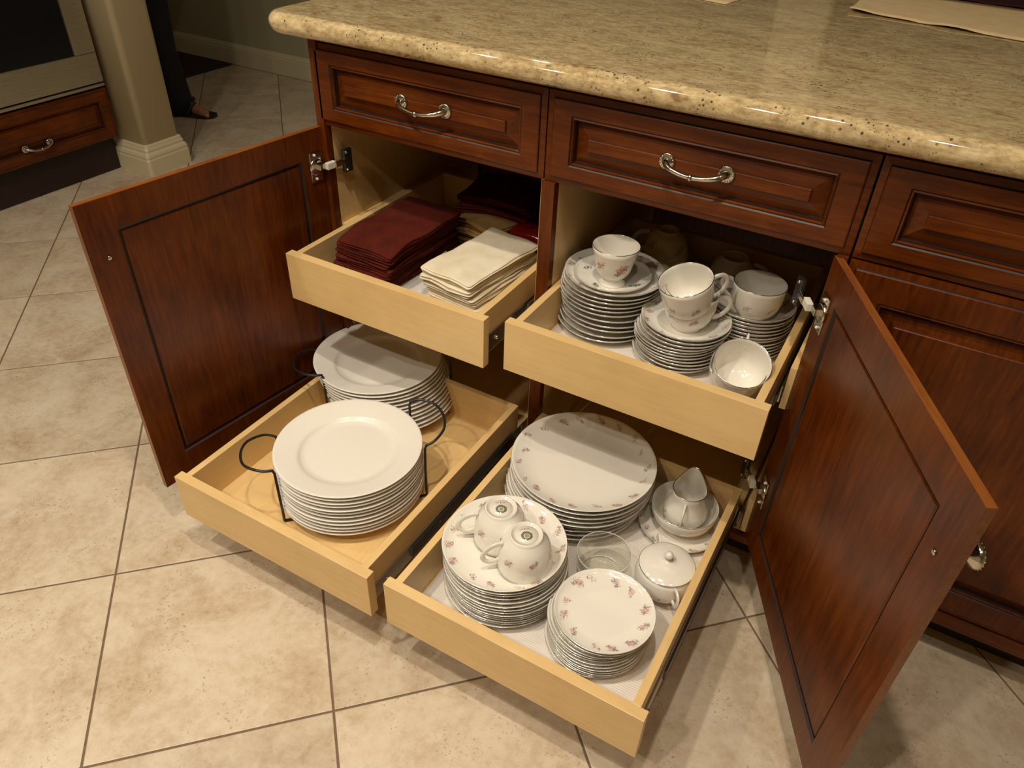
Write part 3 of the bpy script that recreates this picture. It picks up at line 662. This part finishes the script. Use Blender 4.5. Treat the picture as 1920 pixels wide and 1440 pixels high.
lid = MB().lathe([(0, .060), (.040, .0615), (.0485, .0635), (.0490, .0650), (.0480, .0660), (.036, .0710), (.018, .0745), (.006, .0760), (.0042, .078), (.0040, .0815), (.0070, .0850), (.0078, .0885), (.0060, .0925), (.0025, .0945), (0, .095)], 56).build('lid', 'china_white', sb)
MB().lathe(ring_prof(.0490, .0645, .0007), 56, closed=True).build('rim_band', 'silver', lid); MB().lathe(ring_prof(.0050, .0800, .0008), 24, closed=True).build('knob_band', 'silver', lid)
tag(sb, 'lidded sprigged sugar bowl with two handles, front of the open bowl', 'sugar bowl')
gl = MB().lathe([(0, 0), (.036, 0), (.040, .0015), (.0425, .006), (.0455, .022), (.0480, .048), (.0486, .058), (.0480, .0592), (.0470, .058), (.0462, .048), (.0435, .022), (.0400, .009), (.037, .0065), (0, .006)], 64).build('glass_bowl', 'glass', None, (.7885, -.2440, z4)); MB().lathe([(.0480+.0007*math.cos(a), .0588+.0007*math.sin(a)) for a in [2*PI*k/6 for k in range(6)]], 64, closed=True).build('rim', 'glass_rim', gl); MB().lathe([(.0385+.0008*math.cos(a), .0040+.0008*math.sin(a)) for a in [2*PI*k/6 for k in range(6)]], 64, closed=True).build('base_ring', 'glass_rim', gl); tag(gl, 'clear glass dessert bowl among the china stacks', 'glass')  # the two pale rings are painted highlights along lip and base

# ------------------------------------------------------------------ folded linen in the upper left tray
def napkin(name, w, l, th, layers, mat, seed, warp, bev=.006, mats=None):
    """folded cloth: layered edge, gently warped; w along x, l along y"""
    prof = []
    for k in range(layers):
        z0 = th*k/layers; z1 = th*(k+1)/layers; h = z1-z0
        e = random.uniform(0, .0035); q_ = random.uniform(.0025, .0050)
        prof += [(e+q_, z0+h*.04), (e+.0004, z0+h*.25), (e, z0+h*.5), (e+.0004, z0+h*.78), (e+q_, z0+h*.97)]
    cor = .007; L = []
    ins0 = [.8, .5, .2]
    def lp(i, z):
        out = []
        for p in rrect(-w/2, w/2, -l/2, l/2, cor, i, 3, z):
            out.append(p)
        # densify edges
        dd = []
        for a, b in zip(out, out[1:]+out[:1]):
            a, b = Vector(a), Vector(b); k = max(1, int(round((b-a).length/.022)))
            if (b-a).length < .012: k = 1
            for q in range(k): dd.append(a.lerp(b, q/k))
        return dd
    base = lp(0, 0); n = len(base)
    def ring(i, z): # concentric scaling inset
        return [Vector((p.x*(1-i/(w/2)), p.y*(1-i/(l/2)), z)) for p in base]
    for s in ins0: L.append([Vector((p.x*(1-s), p.y*(1-s), 0)) for p in base])
    for i, z in prof: L.append(ring(i, z))
    for s in ins0[::-1]: L.append([Vector((p.x*(1-s), p.y*(1-s), th)) for p in base])
    LL = []
    for l_ in L:
        LL.append([(p.x+.0036*noise.noise(Vector((p.x*18, p.y*18, seed+p.z*90))), p.y+.0036*noise.noise(Vector((p.x*18+5, p.y*18, seed+p.z*90))), p.z+warp(p.x, p.y)+.0030*noise.noise(Vector((p.x*22, p.y*22, seed*.3+p.z*60)))) for p in l_])
    return MB().loops(LL, sm=True).mesh(name, mat)
def napkins(n, cx, cy, z0, sp, w, l, mat, labf, group, rz, warpf, shift, name='napkin', layers=2, mats=None):
    for k in range(n):
        i = n-1-k; t = k/(n-1)
        me = napkin(name, w, l, sp*.97, layers, mats[k % len(mats)] if mats else mat, k*3.7+cx*10, lambda x, y: warpf(x, y, t))
        dx, dy = shift(t)
        o = inst(me, name, None, (cx+dx+random.uniform(-.003, .003), cy+dy+random.uniform(-.004, .004), z0+k*sp), (0, 0, R(rz)+random.uniform(-.035, .035)))
        tag(o, labf(i), 'napkin', group)
tag(slab('folded_cloth', .165, .415, -.118, .165, F1+.0002, F1+.012, 'white_cloth'), 'white folded cloth in clear wrap lying under the napkins', 'cloth')
napkins(12, .163, .036, F1+.0004, .0093, .142, .238, 'burgundy', lambda i: 'burgundy folded napkin, %s of the wine-coloured stack' % ORD[i], 'burgundy napkins, left stack of the upper tray', -2,
        lambda x, y, t: -.55*t*(max(0, -y-.045))**2*4-.25*t*max(0, x-.03)**2*6-.0*t, lambda t: (-.018*(1-t), -.004*t+.004*math.sin(t*9)), layers=2)
napkins(9, .355, .050, F1+.0124, .0082, .128, .225, 'cream_cloth', lambda i: 'cream folded napkin, %s of the pale stack beside the burgundy one' % ORD[i], 'cream napkins, right stack of the upper tray', -7,
        lambda x, y, t: -.5*t*(max(0, -y-.06))**2*3+.0016*math.sin(x*70+y*25+t*9)*t+.18*t*max(0, y-.06)**1.5-.2*t*max(0, x-.03)**2*4, lambda t: (-.006*t+.003*math.sin(t*8), .004*math.sin(t*6)), layers=3)
napkins(9, .272, .222, F1+.0124, .0080, .120, .130, 'tan_cloth', lambda i: 'folded striped tan napkin, %s of the back stack' % ORD[i], 'striped tan napkins, back of the upper left tray', -12,
        lambda x, y, t: -.10*abs(x), lambda t: (.003*math.sin(t*11), .004*math.sin(t*7)), mats=['olive_cloth', 'tan_cloth', 'olive_cloth', 'rust_cloth', 'olive_cloth', 'tan_cloth', 'tan_cloth', 'rust_cloth', 'tan_cloth'])
napkins(4, .262, .285, F1+.0124+.0722, .0095, .175, .150, 'dark_burgundy', lambda i: 'dark wine napkin in shade, %s of the pile on the tan napkins' % ORD[i], 'dark wine napkins on the tan stack', 8,
        lambda x, y, t: -.15*abs(x), lambda t: (0, .01*t))
me = napkin('wrapped_napkins', .105, .115, .084, 5, 'red_wrap', 91, lambda x, y: -1.2*(x*x+y*y)*2+.002*math.sin(x*120))
o = inst(me, 'wrapped_napkins', None, (.385, .245, F1+.0005), (0, 0, R(-8))); tag(o, 'pack of red napkins in shiny clear wrap behind the cream stack', 'napkin pack')
o = slab('paper_band', .2395, .2405, .046, .086, F1+.013, F1+.045, 'cream_cloth'); tag(o, 'small pale card tucked against the burgundy napkin stack', 'card')

# ------------------------------------------------------------------ left background: oven tower, column, rug, person
oc = empty('oven_cabinet', (-1.75, .065, 0), R(90)); Wc = .662
def ob(name, mats, *b, bev=.001, par=oc): return MB().box(*b, bev).build(name, mats, par)
ob('body', 'cherry_v', 0, Wc, .02, .62, .14, .333); ob('side_panel', 'cherry_v', 0, .012, .02, .62, .333, 2.2); ob('side_panel', 'cherry_v', Wc-.012, Wc, .02, .62, .333, 2.2)
ob('back_panel', 'cherry_v', .012, Wc-.012, .605, .62, .333, 2.2); ob('upper_box', 'cherry_v', .012, Wc-.012, .02, .60, 1.10, 2.2)
ob('toe_kick', 'toe', 0, Wc, .055, .60, .0008, .14)
L, mi = raised_loops(.004, Wc-.004, .142, .329, .019, 0, .040)
dr = MB().loops(L, mi).build('drawer', ['cherry_h', 'glaze'], oc); pull(dr, Wc/2, 0, .200)
L, mi = raised_loops(.004, Wc/2-.002, 1.12, 2.18, .019, 0, .055); MB().loops(L, mi).build('door', ['cherry_v', 'glaze'], oc)
L, mi = raised_loops(Wc/2+.002, Wc-.004, 1.12, 2.18, .019, 0, .055); MB().loops(L, mi).build('door', ['cherry_v', 'glaze'], oc)
tag(oc, 'tall dark cherry cabinet around the oven, drawer with silver pull below', 'cabinet')
ov = empty('oven', (-1.75, .065, .338), R(90))
def vb(name, m_, *b, bev=.001): return MB().box(*b, bev).build(name, m_, ov)
vb('body', 'dark_steel', .02, Wc-.02, .018, .56, .004, .75); vb('base_trim', 'stainless', .008, Wc-.008, -.003, .018, .0, .010)
vb('door_frame', 'stainless', .008, Wc-.008, -.004, .018, .016, .120, bev=.003)
vb('door_frame', 'stainless', Wc-.090, Wc-.008, -.004, .018, .121, .60, bev=.003); vb('door_frame', 'stainless', .008, .090, -.004, .018, .121, .60, bev=.003)
vb('control_panel', 'stainless', .008, Wc-.008, -.004, .018, .601, .745, bev=.003)
vb('window', 'oven_glass', .091, Wc-.091, .004, .018, .121, .600)
hb = MB().tube([(.08, -.045, .56), (Wc-.08, -.045, .56)], .011, 14); hb.tube([(.11, -.045, .56), (.11, -.002, .56)], .007, 10); hb.tube([(Wc-.11, -.045, .56), (Wc-.11, -.002, .56)], .007, 10); hb.build('handle', 'steel', ov)
tag(ov, 'built-in stainless steel oven with dark glass window in tall cabinet', 'oven')
# columns
pf = [(.104, 0), (.104, .060), (.1015, .066), (.1025, .074), (.1000, .082), (.0935, .090), (.0940, .098), (.0905, .106), (.0890, .114), (.0850, .118)]
def column(cx, cy, label):
    lp = lambda hw, z, r=.012, n=4: [(x+cx, y+cy, z) for x, y, _ in rrect(-hw, hw, -hw, hw, r, 0, n)]
    co = empty('column', (cx, cy, 0)); O = (cx, cy, 0)
    MB(O).loops([lp(h, z) for h, z in pf], sm=False).build('base_moulding', 'cream_paint', co)
    MB(O).loops([lp(.083, .110, .022, 5), lp(.083, CEIL, .022, 5)], sm=True).build('shaft', 'cream_paint', co)
    MB(O).loops([lp(h, z) for h, z in [(.085, CEIL-.10), (.095, CEIL-.08), (.092, CEIL-.05), (.105, CEIL-.03), (.105, CEIL)]]).build('capital', 'cream_paint', co)
    tag(co, label, 'column')
column(-1.7235, .831, 'square cream column with moulded base beside the oven cabinet')
column(.60, 1.52, 'cream column beyond the island, seen only mirrored in the granite')
o = sheet('rug', [(-3.3, 1.25), (-2.59, 1.25), (-2.588, 2.085), (-3.3, 2.085)], .0008, 'rug', lambda s, t: .004+.0006*math.sin(s*30), (20, 20), .004); tag(o, 'dark brown floor mat by the wall behind the person', 'rug')
# person
pe = empty('person', (-2.215, 1.40, 0), R(20))
def skinned(name, mat, V, E_, rad, parent, sub=2):
    me = bpy.data.meshes.new(name); me.from_pydata(V, E_, []); o = bpy.data.objects.new(name, me); COL.objects.link(o); o.parent = parent
    me.materials.append(MAT[mat]); o.modifiers.new('skin', 'SKIN'); sm = o.modifiers.new('sub', 'SUBSURF'); sm.levels = sm.render_levels = sub
    if not me.skin_vertices: me.attributes
    for i, r in enumerate(rad):
        a = me.skin_vertices[0].data[i]; a.radius = (r, r) if not isinstance(r, tuple) else r
    me.skin_vertices[0].data[0].use_root = True; o.modifiers['skin'].use_smooth_shade = True
    return o
# body: facing +x, pelvis is the root vertex
V = [(0, 0, .95), (0, 0, 1.12), (.01, 0, 1.30), (0, 0, 1.43), (0, 0, 1.50), (.015, 0, 1.58), (.02, 0, 1.66), (.01, 0, 1.70)]
rad = [.125, .110, .125, .075, .045, .07, .085, .05]
E_ = [(i, i+1) for i in range(7)]
for s in (-1, 1):
    k = len(V); V += [(0, s*.16, 1.40), (-.01, s*.20, 1.14), (.08, s*.20, .92), (.12, s*.195, .84)]; rad += [.055, .042, .032, .025]; E_ += [(3, k), (k, k+1), (k+1, k+2), (k+2, k+3)]
    hx = k+3
    for q in range(5):
        k2 = len(V); a = (q-2)*.011
        if q == 4: V += [(.135, s*.195+s*-.03, .82), (.145, s*.195+s*-.042, .79)]
        else: V += [(.132+a*.4, s*.195+a, .775), (.125, s*.195+a*1.05, .735-.006*abs(q-1))]
        rad += [.0085, .007]; E_ += [(hx, k2), (k2, k2+1)]
    off = .0 if s < 0 else -.22
    k = len(V); V += [(0, s*.09, .88), (.02+off, s*.09, .50), (off-.005, s*.09, .10), (off+.01, s*.09, .05), (off+.10, s*.095, .035), (off+.165, s*.10, .024)]; rad += [.088, .056, .036, .034, (.030, .022), (.034, .016)]
    E_ += [(0, k)]+[(k+i, k+i+1) for i in range(5)]
    fx = k+5
    for q in range(5):
        k2 = len(V); yy = s*.10+(q-2)*.0155*-s; V += [(off+.190-.006*q, yy, .018), (off+.212-.009*q, yy, .015)]; rad += [.009-.0006*q, .0075-.0006*q]; E_ += [(fx, k2), (k2, k2+1)]
body = skinned('body', 'skin', V, E_, rad, pe)
for s in (-1, 1):
    off = .0 if s < 0 else -.22
for s in (-1, 1):
    off = .0 if s < 0 else -.22
    sh = MB(); P = []
    for (x, w2) in ((-.045, .024), (-.03, .034), (.05, .036), (.12, .042), (.18, .044), (.215, .034), (.228, .012)): P.append((x, w2))
    out = [(off+x, s*.097-w2) for x, w2 in P]+[(off+x, s*.097+w2) for x, w2 in P[::-1]]
    sh.loops([[(x, y, .0012) for x, y in out], [(x, y, .012) for x, y in out]])
    sh.tube(spline([(off+.10, s*.097-.038, .012), (off+.12, s*.097-.02, .048), (off+.13, s*.097, .056), (off+.12, s*.097+.02, .048), (off+.10, s*.097+.038, .012)], 4), .005, 6, flat=1.6)
    sh.build('sandal', 'sandal', pe)
def cloth_tube(mb, P): mb.loops([[(c[0]+rx*math.cos(t), c[1]+ry*math.sin(t), c[2]) for t in [2*PI*k/28 for k in range(28)]] for c, rx, ry in P], sm=True)
tr = MB()
for s in (-1, 1):
    off = .0 if s < 0 else -.22
    cloth_tube(tr, [((off+.012, s*.093, .016), .115, .070), ((off+.005, s*.093, .08), .104, .072), ((off, s*.093, .30), .080, .074), ((.01+off*.7, s*.092, .55), .082, .080), ((0, s*.09, .80), .105, .098), ((0, s*.07, .92), .125, .11)])
cloth_tube(tr, [((0, 0, .86), .135, .185), ((0, 0, .95), .138, .180), ((0, 0, 1.03), .125, .160)])
tr.build('trousers', 'trouser', pe)
st = MB(); cloth_tube(st, [((0, 0, .98), .15, .185), ((0, 0, 1.10), .135, .165), ((.01, 0, 1.28), .145, .180), ((0, 0, 1.40), .10, .190), ((0, 0, 1.46), .055, .085), ((0, 0, 1.49), .048, .055)])
for s in (-1, 1): st.tube([(0, s*.15, 1.405), (0, s*.19, 1.34), (-.01, s*.205, 1.22)], [.065, .062, .058], 16)
st.build('shirt', 'shirt', pe)
hr = MB(); hr.ball((-.012, 0, 1.665), .105, seg=20, sc=(1, .92, 1.08)); hr.ball((-.05, 0, 1.56), .08, seg=16, sc=(.7, 1, 1.6)); hr.build('hair', 'hair', pe)
fc = MB()
for s in (-1, 1): fc.ball((.094, s*.032, 1.645), .0105, 0, 8); fc.ball((.005, s*.086, 1.635), .02, 1, 8, (.6, .35, 1.3))
fc.tube([(.092, 0, 1.650), (.112, 0, 1.618), (.098, 0, 1.610)], [.007, .012, .006], 8, 1); fc.ball((.092, 0, 1.583), .02, 2, 8, (.4, 1, .3)); fc.build('face', ['china_white', 'skin', 'shirt'], pe)
tag(pe, 'person in long dark trousers and sandals standing beyond the cream column', 'person')
